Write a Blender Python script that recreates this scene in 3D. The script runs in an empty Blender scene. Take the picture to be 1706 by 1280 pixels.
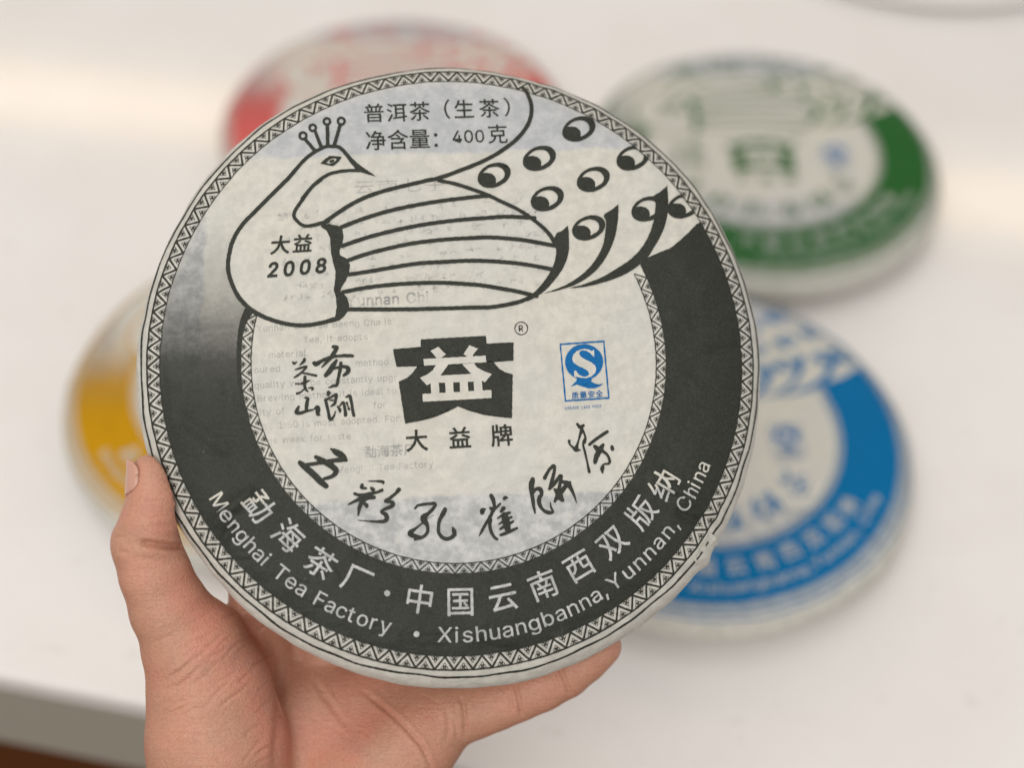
import bpy, bmesh, math, random
import numpy as np
from mathutils import Matrix, Vector
from mathutils.geometry import tessellate_polygon

scene = bpy.context.scene
col = scene.collection

# ------------------------------------------------------------------ camera
F_PX, PITCH, CAM_H = 2300.0, math.radians(49.33), 0.5490
cam_d = bpy.data.cameras.new("camera")
cam = bpy.data.objects.new("camera", cam_d)
col.objects.link(cam)
cam.location = (0, 0, CAM_H)
cam.rotation_euler = (math.pi / 2 - PITCH, 0, 0)
cam_d.sensor_width = 36.0
cam_d.lens = F_PX / 1706 * 36.0
cam_d.clip_start, cam_d.clip_end = 0.01, 50
cam_d.dof.use_dof = True
cam_d.dof.focus_distance = 0.452
cam_d.dof.aperture_fstop = 3.2
scene.camera = cam

# ------------------------------------------------------------------ light: the room's ceiling lamps and its pale walls
world = bpy.data.worlds.new("World")
scene.world = world
world.use_nodes = True
bg = world.node_tree.nodes["Background"]
bg.inputs[0].default_value = (1.0, 0.972, 0.94, 1)
bg.inputs[1].default_value = 0.52


def area(name, loc, target, sx, sy, power, colour):
    d = bpy.data.lights.new(name, 'AREA')
    d.shape = 'RECTANGLE'
    d.size, d.size_y, d.energy, d.color = sx, sy, power, colour
    o = bpy.data.objects.new(name, d)
    col.objects.link(o)
    o.location = loc
    o.rotation_euler = (Vector(target) - Vector(loc)).to_track_quat('-Z', 'Y').to_euler()
    return o


area("ceiling_panel_lamp", (-0.30, 0.60, 1.9), (0, 0.4, 0), 1.3, 1.3, 6.5, (1.0, 0.955, 0.90))
area("ceiling_panel_lamp", (-0.40, -0.90, 1.55), (0, 0.2, 0.1), 1.3, 1.0, 17, (1.0, 0.955, 0.90))
strip = area("warm_strip_lamp", (-0.009, 2.053, 1.15), (0, 0.7, 0), 2.8, 0.10, 4.2, (1.0, 0.72, 0.42))
_x = Vector((0.985, -0.171, 0))
_z = (Vector((-0.009, 2.053, 1.15)) - Vector((0.1, 0.7, 0)))
_z = (_z - _x * _z.dot(_x)).normalized()
_y = _z.cross(_x)
strip.matrix_world = Matrix(((_x.x, _y.x, _z.x, -0.009), (_x.y, _y.y, _z.y, 2.053), (_x.z, _y.z, _z.z, 1.15), (0, 0, 0, 1)))
scene.view_settings.view_transform = 'Standard'
scene.view_settings.look = 'None'
scene.view_settings.exposure = 0.06
scene.view_settings.gamma = 1.0
scene.view_settings.use_curve_mapping = False
scene.cycles.use_denoising = True
scene.cycles.max_bounces = 6

# ------------------------------------------------------------------ small helpers
sp, cp = math.sin(PITCH), math.cos(PITCH)
CAM_M = Matrix(((1, 0, 0, 0), (0, sp, -cp, 0), (0, cp, sp, CAM_H), (0, 0, 0, 1)))


def tag(o, label=None, cat=None, group=None, kind=None):
    for k, v in (("label", label), ("category", cat), ("group", group), ("kind", kind)):
        if v:
            o[k] = v
    return o


def empty(name, matrix=None):
    o = bpy.data.objects.new(name, None)
    o.empty_display_size = 0.02
    col.objects.link(o)
    if matrix is not None:
        o.matrix_world = matrix
    return o


def mesh_obj(name, verts, faces, mat, parent=None, smooth=False):
    me = bpy.data.meshes.new(name)
    me.from_pydata([tuple(v) for v in verts], [], [tuple(f) for f in faces])
    me.update()
    if smooth:
        me.polygons.foreach_set("use_smooth", [True] * len(me.polygons))
    if mat:
        me.materials.append(mat)
    o = bpy.data.objects.new(name, me)
    col.objects.link(o)
    if parent:
        o.parent = parent
    return o


class NT:
    """tiny node-tree builder"""

    def __init__(self, name):
        self.m = bpy.data.materials.new(name)
        self.m.use_nodes = True
        self.t = self.m.node_tree
        self.b = self.t.nodes["Principled BSDF"]
        self.out = self.t.nodes["Material Output"]

    def n(self, kind, **kw):
        nd = self.t.nodes.new(kind)
        for k, v in kw.items():
            if k.startswith("i_"):
                key = k[2:]
                nd.inputs[int(key) if key.isdigit() else key.replace("_", " ")].default_value = v
            else:
                setattr(nd, k, v)
        return nd

    def l(self, a, b):
        self.t.links.new(a, b)

    def math(self, op, a, b=None, clamp=False):
        nd = self.n("ShaderNodeMath", operation=op, use_clamp=clamp)
        for i, v in enumerate((a, b)):
            if v is None:
                continue
            if isinstance(v, (int, float)):
                nd.inputs[i].default_value = v
            else:
                self.l(v, nd.inputs[i])
        return nd.outputs[0]

    def step(self, v, a, b):
        nd = self.n("ShaderNodeMapRange", interpolation_type='SMOOTHSTEP')
        nd.inputs[1].default_value, nd.inputs[2].default_value = a, b
        self.l(v, nd.inputs[0])
        return nd.outputs[0]

    def noise(self, vec, scale, detail=4, rough=0.55, dist=0.0):
        nd = self.n("ShaderNodeTexNoise")
        nd.inputs["Scale"].default_value = scale
        nd.inputs["Detail"].default_value = detail
        nd.inputs["Roughness"].default_value = rough
        nd.inputs["Distortion"].default_value = dist
        self.l(vec, nd.inputs["Vector"])
        return nd.outputs["Fac"]

    def mix(self, fac, a, b, blend='MIX'):
        nd = self.n("ShaderNodeMix", data_type='RGBA', blend_type=blend)
        for i, v in ((0, fac), (6, a), (7, b)):
            if isinstance(v, (int, float)):
                nd.inputs[i].default_value = v
            elif isinstance(v, tuple):
                nd.inputs[i].default_value = (*v, 1) if len(v) == 3 else v
            else:
                self.l(v, nd.inputs[i])
        return nd.outputs[2]

    def bump(self, h, strength, dist, normal=None):
        nd = self.n("ShaderNodeBump")
        nd.inputs["Strength"].default_value = strength
        nd.inputs["Distance"].default_value = dist
        self.l(h, nd.inputs["Height"])
        if normal is not None:
            self.l(normal, nd.inputs["Normal"])
        return nd.outputs[0]

    def coords(self):
        return self.n("ShaderNodeTexCoord").outputs["Object"]

    def mapped(self, vec, rot=(0, 0, 0), scale=(1, 1, 1)):
        nd = self.n("ShaderNodeMapping")
        nd.inputs["Rotation"].default_value = rot
        nd.inputs["Scale"].default_value = scale
        self.l(vec, nd.inputs["Vector"])
        return nd.outputs[0]


# ------------------------------------------------------------------ the wrapped tea cake: shape
CK_R, CK_R0, CK_HALF, CK_P = 105.0, 80.0, 14.0, 2.2      # mm
BODY_OFF = (0.4, -1.6)                                    # body centre, from the print's centre
rng = random.Random(5)
_ph = [(k, rng.uniform(0, 6.28), rng.uniform(0.5, 1)) for k in (2, 3, 5, 8, 13, 21, 34, 55)]
CREASES = [  # x0,y0,x1,y1, depth mm, width mm
    (-100, 6, -72, 9, -0.5, 1.6), (-84, -60, -66, -44, 0.45, 1.8), (-80, -66, -71, -55, -0.5, 1.3),
    (66, -38, 90, -53, 0.55, 1.7), (74, -50, 96, -60, -0.55, 1.4), (84, -50, 92, -56, 0.5, 1.2),
    (92, 16, 72, 17, 0.25, 1.2), (10, -92, 22, -96, -0.35, 1.8), (30, -97, 36, -88, 0.25, 1.6),
    (-97, 22, -84, 20, 0.3, 2.0), (86, 4, 98, 6, -0.35, 1.2), (-60, 74, -72, 62, 0.3, 2.0),
    (12, -40, 60, -22, 0.16, 2.2), (-30, -62, 20, -70, -0.14, 2.4), (40, 40, 80, 52, 0.16, 2.4),
    (-88, -20, -74, -30, -0.25, 2.0), (-40, 88, -10, 93, 0.25, 2.2), (60, -78, 72, -66, -0.3, 1.5)]
CREASES = [(a, b, c, d, e * 2.7, w * 1.1) for a, b, c, d, e, w in CREASES]


def cake_R(th):
    r = CK_R + 0 * th
    for k, p, a in _ph:
        r = r + a * (0.55 / math.sqrt(k)) * np.sin(k * th + p)
    d = np.angle(np.exp(1j * (th - math.radians(131))))
    r = r + 1.9 * np.exp(-(d / 0.28) ** 2)
    d = np.angle(np.exp(1j * (th - math.radians(-37.5))))
    r = r + 1.6 * np.exp(-(d / 0.03) ** 2)
    return r


def undulate(x, y):
    z = 0.06 * np.sin(x * .31 + 2 * np.sin(y * .11)) * np.sin(y * .27 + 1.3 * np.sin(x * .09)) + 0.05 * np.sin(x * .52 - y * .41) + 0.30 * np.sin(x * 0.055 + 1.0) * np.sin(y * 0.07 + 0.4) + 0.12 * np.sin(x * .13 + y * .09)
    for x0, y0, x1, y1, a, w in CREASES:
        dx, dy = x1 - x0, y1 - y0
        t = np.clip(((x - x0) * dx + (y - y0) * dy) / (dx * dx + dy * dy), 0, 1)
        d = np.hypot(x - x0 - t * dx, y - y0 - t * dy)
        z = z + a * np.exp(-(d / w) ** 2)
    return z


def pucker(rho, th):
    a = 0.5 + 0.5 * np.sin(3 * th + 0.7) * np.sin(7 * th + 2.1)
    w = np.exp(-((rho - 100.5) / 5.0) ** 2)
    return w * a * (0.30 * np.sin(37 * th + 2 * np.sin(5 * th)) + 0.18 * np.sin(83 * th + 1.7 * np.sin(9 * th)))


def surf(x, y):
    """height (mm) of the paper's front at print coordinates x, y (mm)"""
    bx, by = x - BODY_OFF[0], y - BODY_OFF[1]
    rho, th = np.hypot(bx, by), np.arctan2(by, bx)
    u = np.clip((rho - CK_R0) / (cake_R(th) - CK_R0), 0, 0.9995)
    h = -CK_HALF * (1 - (1 - u ** CK_P) ** (1 / CK_P))
    return h + undulate(x, y) * (1 - u ** 3) + pucker(rho, th)


# pose of the held cake, in camera space (m)
C0 = np.array([-0.01834334, 0.00802988, -0.452])
AX = np.array([0.99672055, -0.01071572, -0.08020791])
AY = np.array([0.0, 0.99119333, -0.13242278])
AN = np.array([0.08092055, 0.1319885, 0.98794276])


def px2print(px, py):
    """where a traced point of the artwork lies on the paper, in mm"""
    px, py = np.atleast_1d(np.asarray(px, float)), np.atleast_1d(np.asarray(py, float))
    d = np.stack([(px - 853) / F_PX, (640 - py) / F_PX, -np.ones_like(px)], 1)
    h = np.zeros_like(px)
    for _ in range(5):
        t = (C0 @ AN + h / 1000) / (d @ AN)
        q = d * t[:, None] - C0
        x, y = q @ AX * 1000, q @ AY * 1000
        h = np.maximum(surf(x, y), -6)
    return np.stack([x, y], 1)


class Win:
    """a tracing window: origin and magnification"""

    def __init__(self, ox, oy, s):
        self.ox, self.oy, self.s = ox, oy, s
        self.mm = 1 / (s * 5.09)

    def __call__(self, pts):
        a = np.array([p[:2] for p in pts], float)
        return px2print(self.ox + a[:, 0] / self.s, self.oy + a[:, 1] / self.s)


PX = Win(0, 0, 1.0)
W1, W2, W3 = Win(230, 100, 3.2808), Win(700, 100, 2.9414), Win(230, 450, 3.2808)
CH1, CH2, CH3, CH4 = Win(480, 560, 8.53), Win(490, 730, 8.0), Win(670, 780, 8.124), Win(860, 690, 6.739)
LG, QS, HD = Win(640, 540, 5.817), Win(920, 560, 9.845), Win(480, 180, 8.533)
BD, BO, TL = Win(540, 290, 5.335), Win(370, 370, 6.319), Win(880, 330, 5.331)


def catmull(P, n=6):
    P = np.asarray(P, float)
    if len(P) < 3:
        t = np.linspace(0, 1, n + 1)[:, None]
        return P[0] * (1 - t) + P[-1] * t
    Q = np.vstack([2 * P[0] - P[1], P, 2 * P[-1] - P[-2]])
    out = []
    for i in range(1, len(Q) - 2):
        for t in np.arange(n) / n:
            a, b, c, d = Q[i - 1], Q[i], Q[i + 1], Q[i + 2]
            out.append(.5 * (2 * b + (c - a) * t + (2 * a - 5 * b + 4 * c - d) * t * t + (3 * b - a - 3 * c + d) * t ** 3))
    out.append(P[-1])
    return np.array(out)


class Print:
    """flat ink shapes in mm, later laid onto the paper"""

    def __init__(self, base=0.09, lim=0.85):
        self.v, self.f, self.z, self.base, self.lim = [], [], [], base, lim
        self.k = 0

    def piece(self, verts, faces):
        o = len(self.v)
        self.v += [(float(a), float(b)) for a, b in verts]
        self.z += [self.base + 0.05 + 0.004 * (self.k % 12)] * len(verts)
        self.f += [tuple(i + o for i in f) for f in faces]
        self.k += 1

    def ribbon(self, xy, w, n=6, cap=True):
        xy = np.asarray(xy, float)
        w = np.asarray(w, float) * np.ones(len(xy))
        A = catmull(np.column_stack([xy, w]), n)
        p, w = A[:, :2], np.maximum(A[:, 2], 0.02)
        t = np.gradient(p, axis=0)
        t /= np.maximum(np.hypot(t[:, 0], t[:, 1]), 1e-9)[:, None]
        nrm = np.stack([-t[:, 1], t[:, 0]], 1)
        L, R = p + nrm * w[:, None] / 2, p - nrm * w[:, None] / 2
        m = len(p)
        V = list(L) + list(R)
        Fc = [(i, i + 1, m + i + 1, m + i) for i in range(m - 1)]
        if cap:
            for end, sgn in ((0, -1), (m - 1, 1)):
                if w[end] < 0.12:
                    continue
                arc = []
                for a in np.linspace(0, math.pi, 6)[1:-1]:
                    V.append(p[end] + w[end] / 2 * (nrm[end] * math.cos(a) + sgn * t[end] * math.sin(a)))
                    arc.append(len(V) - 1)
                Fc.append(tuple([end] + arc + [m + end]))
        self.piece(V, Fc)

    def strokes(self, win, lists, n=6):
        for s in lists:
            self.ribbon(win(s), [q[2] * win.mm for q in s], n)

    def poly(self, xy):
        vs = [Vector((a, b, 0)) for a, b in xy]
        self.piece(xy, tessellate_polygon([vs]))

    def smooth_poly(self, xy, n=4):
        P = np.asarray(xy, float)
        Q = np.vstack([P[-2:], P, P[:3]])
        c = catmull(Q, n)
        self.poly(c[2 * n:-(2 * n) - 1] if True else c)

    def annulus(self, outer, inner, keep=None):
        m = len(outer)
        V = list(outer) + list(inner)
        Fc = []
        for i in range(m):
            j = (i + 1) % m
            q = (i, j, m + j, m + i)
            if keep is None or all(keep(V[a]) for a in q):
                Fc.append(q)
        self.piece(V, Fc)

    def glyph(self, ch, cx, cy, size, ang, bold=0.0, shear=0.0, mode='em', sx=1.0):
        """one character; mode 'em': cx,cy is the middle of the em box; 'base': the left end of the baseline"""
        me, adv = glyph_mesh(ch, bold)
        if not me:
            return adv * size
        V = np.array(me[0])
        if mode == 'em':
            V = V - np.array([0.5, 0.38])
        V = V * size
        V[:, 0] = V[:, 0] * sx + shear * V[:, 1]
        c, s = math.cos(ang), math.sin(ang)
        xy = np.stack([cx + V[:, 0] * c - V[:, 1] * s, cy + V[:, 0] * s + V[:, 1] * c], 1)
        self.piece(xy, me[1])
        n0 = me[2]
        for i in range(n0, len(xy)):
            self.z[len(self.z) - len(xy) + i] += 0.008 + 0.004 * (((i - n0) // 4) % 5)
        return adv * size * sx

    def line(self, txt, x, y, size, ang, **kw):
        for ch in txt:
            a = self.glyph(ch, x, y, size, ang, mode='base', **kw)
            x, y = x + a * math.cos(ang), y + a * math.sin(ang)

    def build(self, name, mat, parent):
        bm = bmesh.new()
        lay = bm.verts.layers.float.new('lift')
        vs = []
        for (a, b), z in zip(self.v, self.z):
            v = bm.verts.new((a, b, 0))
            v[lay] = z
            vs.append(v)
        for f in self.f:
            if len(set(f)) > 2:
                try:
                    bm.faces.new([vs[i] for i in f])
                except ValueError:
                    pass
        bmesh.ops.triangulate(bm, faces=[f for f in bm.faces if len(f.verts) > 4])
        for _ in range(7):
            ed = [e for e in bm.edges if e.calc_length() > (self.lim if max(e.verts[0].co.length, e.verts[1].co.length) < 84 else 1.1)]
            if not ed:
                break
            bmesh.ops.subdivide_edges(bm, edges=ed, cuts=1, use_grid_fill=True)
            bmesh.ops.triangulate(bm, faces=[f for f in bm.faces if len(f.verts) > 4])
        bm.normal_update()
        for f in bm.faces:
            if f.normal.z < 0:
                f.normal_flip()
        co = np.array([v.co[:2] for v in bm.verts])
        cx, cy = co[:, 0].copy(), co[:, 1].copy()
        co[:, 0] += 0.035 * np.sin(6.1 * cx + 2.3 * cy) + 0.03 * np.sin(11 * cy - 3 * cx + 1)
        co[:, 1] += 0.035 * np.sin(5.3 * cy - 2.9 * cx + 2) + 0.03 * np.sin(12 * cx + 4 * cy)
        z = surf(co[:, 0], co[:, 1])
        e = 0.05   # lift along the paper's normal
        gx = (surf(co[:, 0] + e, co[:, 1]) - z) / e
        gy = (surf(co[:, 0], co[:, 1] + e) - z) / e
        ln = np.sqrt(1 + gx * gx + gy * gy)
        for i, v in enumerate(bm.verts):
            q = v[lay] / ln[i]
            v.co = ((co[i, 0] - gx[i] * q) / 1000, (co[i, 1] - gy[i] * q) / 1000, (z[i] + q) / 1000 + 0.028)
        me = bpy.data.meshes.new(name)
        bm.to_mesh(me)
        bm.free()
        me.polygons.foreach_set("use_smooth", [True] * len(me.polygons))
        me.materials.append(mat)
        o = bpy.data.objects.new(name, me)
        col.objects.link(o)
        o.parent = parent
        return o


_gl = {}
import os
try:
    LATIN = bpy.data.fonts.load(os.path.join(bpy.utils.system_resource('DATAFILES'), 'fonts', 'Inter.woff2'))
except Exception:
    LATIN = None


def glyph_mesh(ch, bold):
    key = (ch, round(bold, 3))
    if key in _gl:
        return _gl[key]
    c = bpy.data.curves.new('t', 'FONT')
    c.body = ch
    if LATIN and ord(ch) < 256:
        c.font = LATIN
    c.resolution_u = 4
    o = bpy.data.objects.new('t', c)
    col.objects.link(o)
    me = bpy.data.meshes.new_from_object(o.evaluated_get(bpy.context.evaluated_depsgraph_get()))
    KS = 1.25 if ord(ch) < 256 else 1.0
    V = [(v.co[0] * KS, v.co[1] * KS) for v in me.vertices]
    Fc = [tuple(p.vertices) for p in me.polygons]
    if V and bold > 0:      # heavier strokes: a thin rim round the outline
        cnt = {}
        for f in Fc:
            for a, b in zip(f, f[1:] + f[:1]):
                k = (min(a, b), max(a, b))
                cnt[k] = cnt.get(k, 0) + 1
        for (a, b), n in cnt.items():
            if n != 1:
                continue
            p, q = np.array(V[a]), np.array(V[b])
            d = q - p
            L = np.hypot(*d)
            if L < 1e-6:
                continue
            d = d / L * bold
            m = np.array([-d[1], d[0]])
            o_ = len(V)
            V = V + [tuple(p - d * .6 + m), tuple(q + d * .6 + m), tuple(q + d * .6 - m), tuple(p - d * .6 - m)]
            Fc.append((o_, o_ + 3, o_ + 2, o_ + 1))
    V0 = [(v.co[0] * KS, v.co[1] * KS) for v in me.vertices]
    ADV = {' ': .28, 'i': .235, 'l': .235, 'r': .36, 't': .31, ',': .26, '.': .26, 'f': .3, '1': .5}
    adv = (ADV[ch] * KS if ch in ADV else None) or ((max(a for a, b in V0) + 0.07) if V0 else .28)
    bpy.data.objects.remove(o)
    bpy.data.curves.remove(c)
    bpy.data.meshes.remove(me)
    _gl[key] = ((V, Fc, len(V0)) if V else None, adv)
    return _gl[key]


# ------------------------------------------------------------------ materials of the cakes
def paper_parts(N, tint=(1, 1, 1)):
    """colour of the thin wrapping paper: tea shows grey through it, the sheet slipped under it shows cream"""
    v = N.coords()
    sep = N.n("ShaderNodeSeparateXYZ")
    N.l(v, sep.inputs[0])
    x, y = sep.outputs[0], sep.outputs[1]
    c = px2print([343, 414, 750, 1020, 524, 856, 343, 343], [365, 266, 253, 247, 836, 824, 300, 560]) / 1000
    wob = N.math('MULTIPLY', N.math('SUBTRACT', N.noise(v, 90, 3), 0.5), 0.004)
    xs, ys = N.math('ADD', x, wob), N.math('ADD', y, wob)
    left = N.step(xs, c[0][0] - .0008, c[0][0] + .0008)
    right = N.step(xs, .21, .20)
    k1 = (c[3][1] - c[1][1]) / (c[3][0] - c[1][0])
    top = N.step(N.math('SUBTRACT', ys, N.math('MULTIPLY', x, k1)), c[1][1] - k1 * c[1][0] + .0009, c[1][1] - k1 * c[1][0] - .0009)
    k2 = (c[5][1] - c[4][1]) / (c[5][0] - c[4][0])
    bot = N.step(N.math('SUBTRACT', ys, N.math('MULTIPLY', x, k2)), c[4][1] - k2 * c[4][0] - .0009, c[4][1] - k2 * c[4][0] + .0009)
    mask = N.math('MULTIPLY', N.math('MULTIPLY', left, right), N.math('MULTIPLY', top, bot))
    blot = N.step(N.noise(v, 210, 6, 0.68), 0.36, 0.66)
    fine = N.noise(v, 1000, 4, 0.75)
    fib = N.step(N.noise(v, 430, 5, 0.75), 0.3, 0.7)
    big = N.step(N.noise(v, 34, 3, 0.5), 0.3, 0.7)
    grey = N.mix(blot, (0.375, 0.385, 0.388), (0.58, 0.582, 0.57))
    cream = N.mix(blot, (0.55, 0.54, 0.48), (0.66, 0.64, 0.57))
    cream = N.mix(N.math('MULTIPLY', big, 0.45), cream, (0.56, 0.56, 0.545))
    ph = N.step(y, 0.035, 0.07)
    grey = N.mix(N.math('MULTIPLY', ph, 0.5), grey, (0.45, 0.475, 0.515))
    rad = N.math('SQRT', N.math('ADD', N.math('MULTIPLY', x, x), N.math('MULTIPLY', y, y)))
    grey = N.mix(N.step(rad, 0.093, 0.098), grey, N.mix(blot, (0.53, 0.52, 0.47), (0.63, 0.615, 0.56)))
    c1 = N.mix(mask, grey, cream)
    c1 = N.mix(N.math('MULTIPLY', fib, 0.16), c1, (0.33, 0.33, 0.30))
    spk = N.step(N.noise(v, 620, 2, 0.5), 0.70, 0.78)
    c1 = N.mix(N.math('MULTIPLY', spk, 0.28), c1, (0.26, 0.25, 0.22))
    c1 = N.mix(N.math('MULTIPLY', N.math('SUBTRACT', fine, 0.5), 0.5), c1, (1, 1, 1), 'SOFT_LIGHT')
    return N.mix(1.0, c1, tint, 'MULTIPLY'), v, fine, blot


def crumple(N, v):
    """soft rumples of the sheet"""
    st = N.mapped(v, rot=(0, 0, 0.6), scale=(1, 2.2, 1))
    return N.math('ADD', N.noise(v, 48, 3, 0.5), N.math('MULTIPLY', N.noise(st, 75, 2, 0.5, 0.8), 0.6))


def paper_mat():
    N = NT("wrapping_paper")
    c, v, fine, blot = paper_parts(N)
    N.l(c, N.b.inputs["Base Color"])
    N.b.inputs["Roughness"].default_value = 0.62
    N.b.inputs["Specular IOR Level"].default_value = 0.3
    h = N.math('ADD', N.math('MULTIPLY', fine, 0.5), N.noise(v, 160, 4, 0.6))
    N.l(N.bump(h, 0.4, 0.0006, N.bump(crumple(N, v), 0.6, 0.0022)), N.b.inputs["Normal"])
    return N.m


def ink_mat(name, rgb, fade=False, rough=0.5):
    N = NT(name)
    v = N.coords()
    n1 = N.step(N.noise(v, 1500, 3, 0.7), 0.35, 0.75)
    n2 = N.noise(v, 60, 4, 0.6)
    lite = tuple(min(1, c * 1.35 + (0.012 if max(rgb) < 0.05 else 0.002)) for c in rgb)
    c1 = N.mix(n1, rgb, lite)
    c1 = N.mix(N.math('MULTIPLY', n2, 0.35), c1, tuple(c * 0.7 for c in rgb))
    wear = N.math('MULTIPLY', N.step(N.noise(v, 640, 4, .7), .64, .80), 0.30)
    c1 = N.mix(wear, c1, (0.36, 0.35, 0.32))
    N.l(c1, N.b.inputs["Base Color"])
    N.b.inputs["Roughness"].default_value = rough
    N.b.inputs["Specular IOR Level"].default_value = 0.2 if max(rgb) < 0.05 else 0.08
    h = N.math('ADD', N.math('MULTIPLY', N.noise(v, 1300, 3, .7), 0.4), N.noise(v, 160, 4, 0.6))
    N.l(N.bump(h, 0.4, 0.0006, N.bump(crumple(N, v), 0.6, 0.0022)), N.b.inputs["Normal"])
    if fade:   # the printed band runs out towards the peacock's neck
        sep = N.n("ShaderNodeSeparateXYZ")
        N.l(v, sep.inputs[0])
        ys = N.math('ADD', sep.outputs[1], N.math('MULTIPLY', N.math('SUBTRACT', N.noise(v, 900, 2), 0.5), 0.008))
        r = N.n("ShaderNodeValToRGB")
        r.color_ramp.elements[0].position, r.color_ramp.elements[0].color = 0.0, (0, 0, 0, 1)
        r.color_ramp.elements[1].position, r.color_ramp.elements[1].color = 1.0, (1, 1, 1, 1)
        for p, a in ((.30, .22), (.47, .50), (.55, .72), (.8, .93)):
            e = r.color_ramp.elements.new(p)
            e.color = (a, a, a, 1)
        mr = N.n("ShaderNodeMapRange")
        mr.inputs[1].default_value, mr.inputs[2].default_value = 0.046, -0.040
        N.l(ys, mr.inputs[0])
        N.l(mr.outputs[0], r.inputs[0])
        right = N.step(sep.outputs[0], -0.002, 0.002)
        a = N.math('MAXIMUM', r.outputs[0], right)
        tr = N.n("ShaderNodeBsdfTransparent")
        mx = N.n("ShaderNodeMixShader")
        N.l(a, mx.inputs[0])
        N.l(tr.outputs[0], mx.inputs[1])
        N.l(N.b.outputs[0], mx.inputs[2])
        N.l(mx.outputs[0], N.out.inputs[0])
    return N.m


def ghost_mat(k=0.24):
    N = NT("print_seen_through_paper")
    N.b.inputs["Base Color"].default_value = (0.22, 0.235, 0.26, 1)
    N.b.inputs["Roughness"].default_value = 0.8
    v = N.coords()
    a = N.math('MULTIPLY', N.step(N.noise(v, 120, 4, 0.6), 0.24, 0.54), k)
    tr = N.n("ShaderNodeBsdfTransparent")
    mx = N.n("ShaderNodeMixShader")
    N.l(a, mx.inputs[0])
    N.l(tr.outputs[0], mx.inputs[1])
    N.l(N.b.outputs[0], mx.inputs[2])
    N.l(mx.outputs[0], N.out.inputs[0])
    return N.m


M_PAPER = paper_mat()
M_GHOST = ghost_mat()
M_MARK = ink_mat("blue_mark_ink", (0.010, 0.125, 0.34))
INKS = {"black": (0.025, 0.028, 0.021), "red": (0.58, 0.115, 0.105), "green": (0.018, 0.105, 0.022),
        "blue": (0.0, 0.135, 0.335), "yellow": (0.50, 0.255, 0.002)}
M_INK = {k: ink_mat(k + "_ink", v) for k, v in INKS.items()}
M_BAND = {k: ink_mat(k + "_band_ink", v, True) for k, v in INKS.items()}


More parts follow.
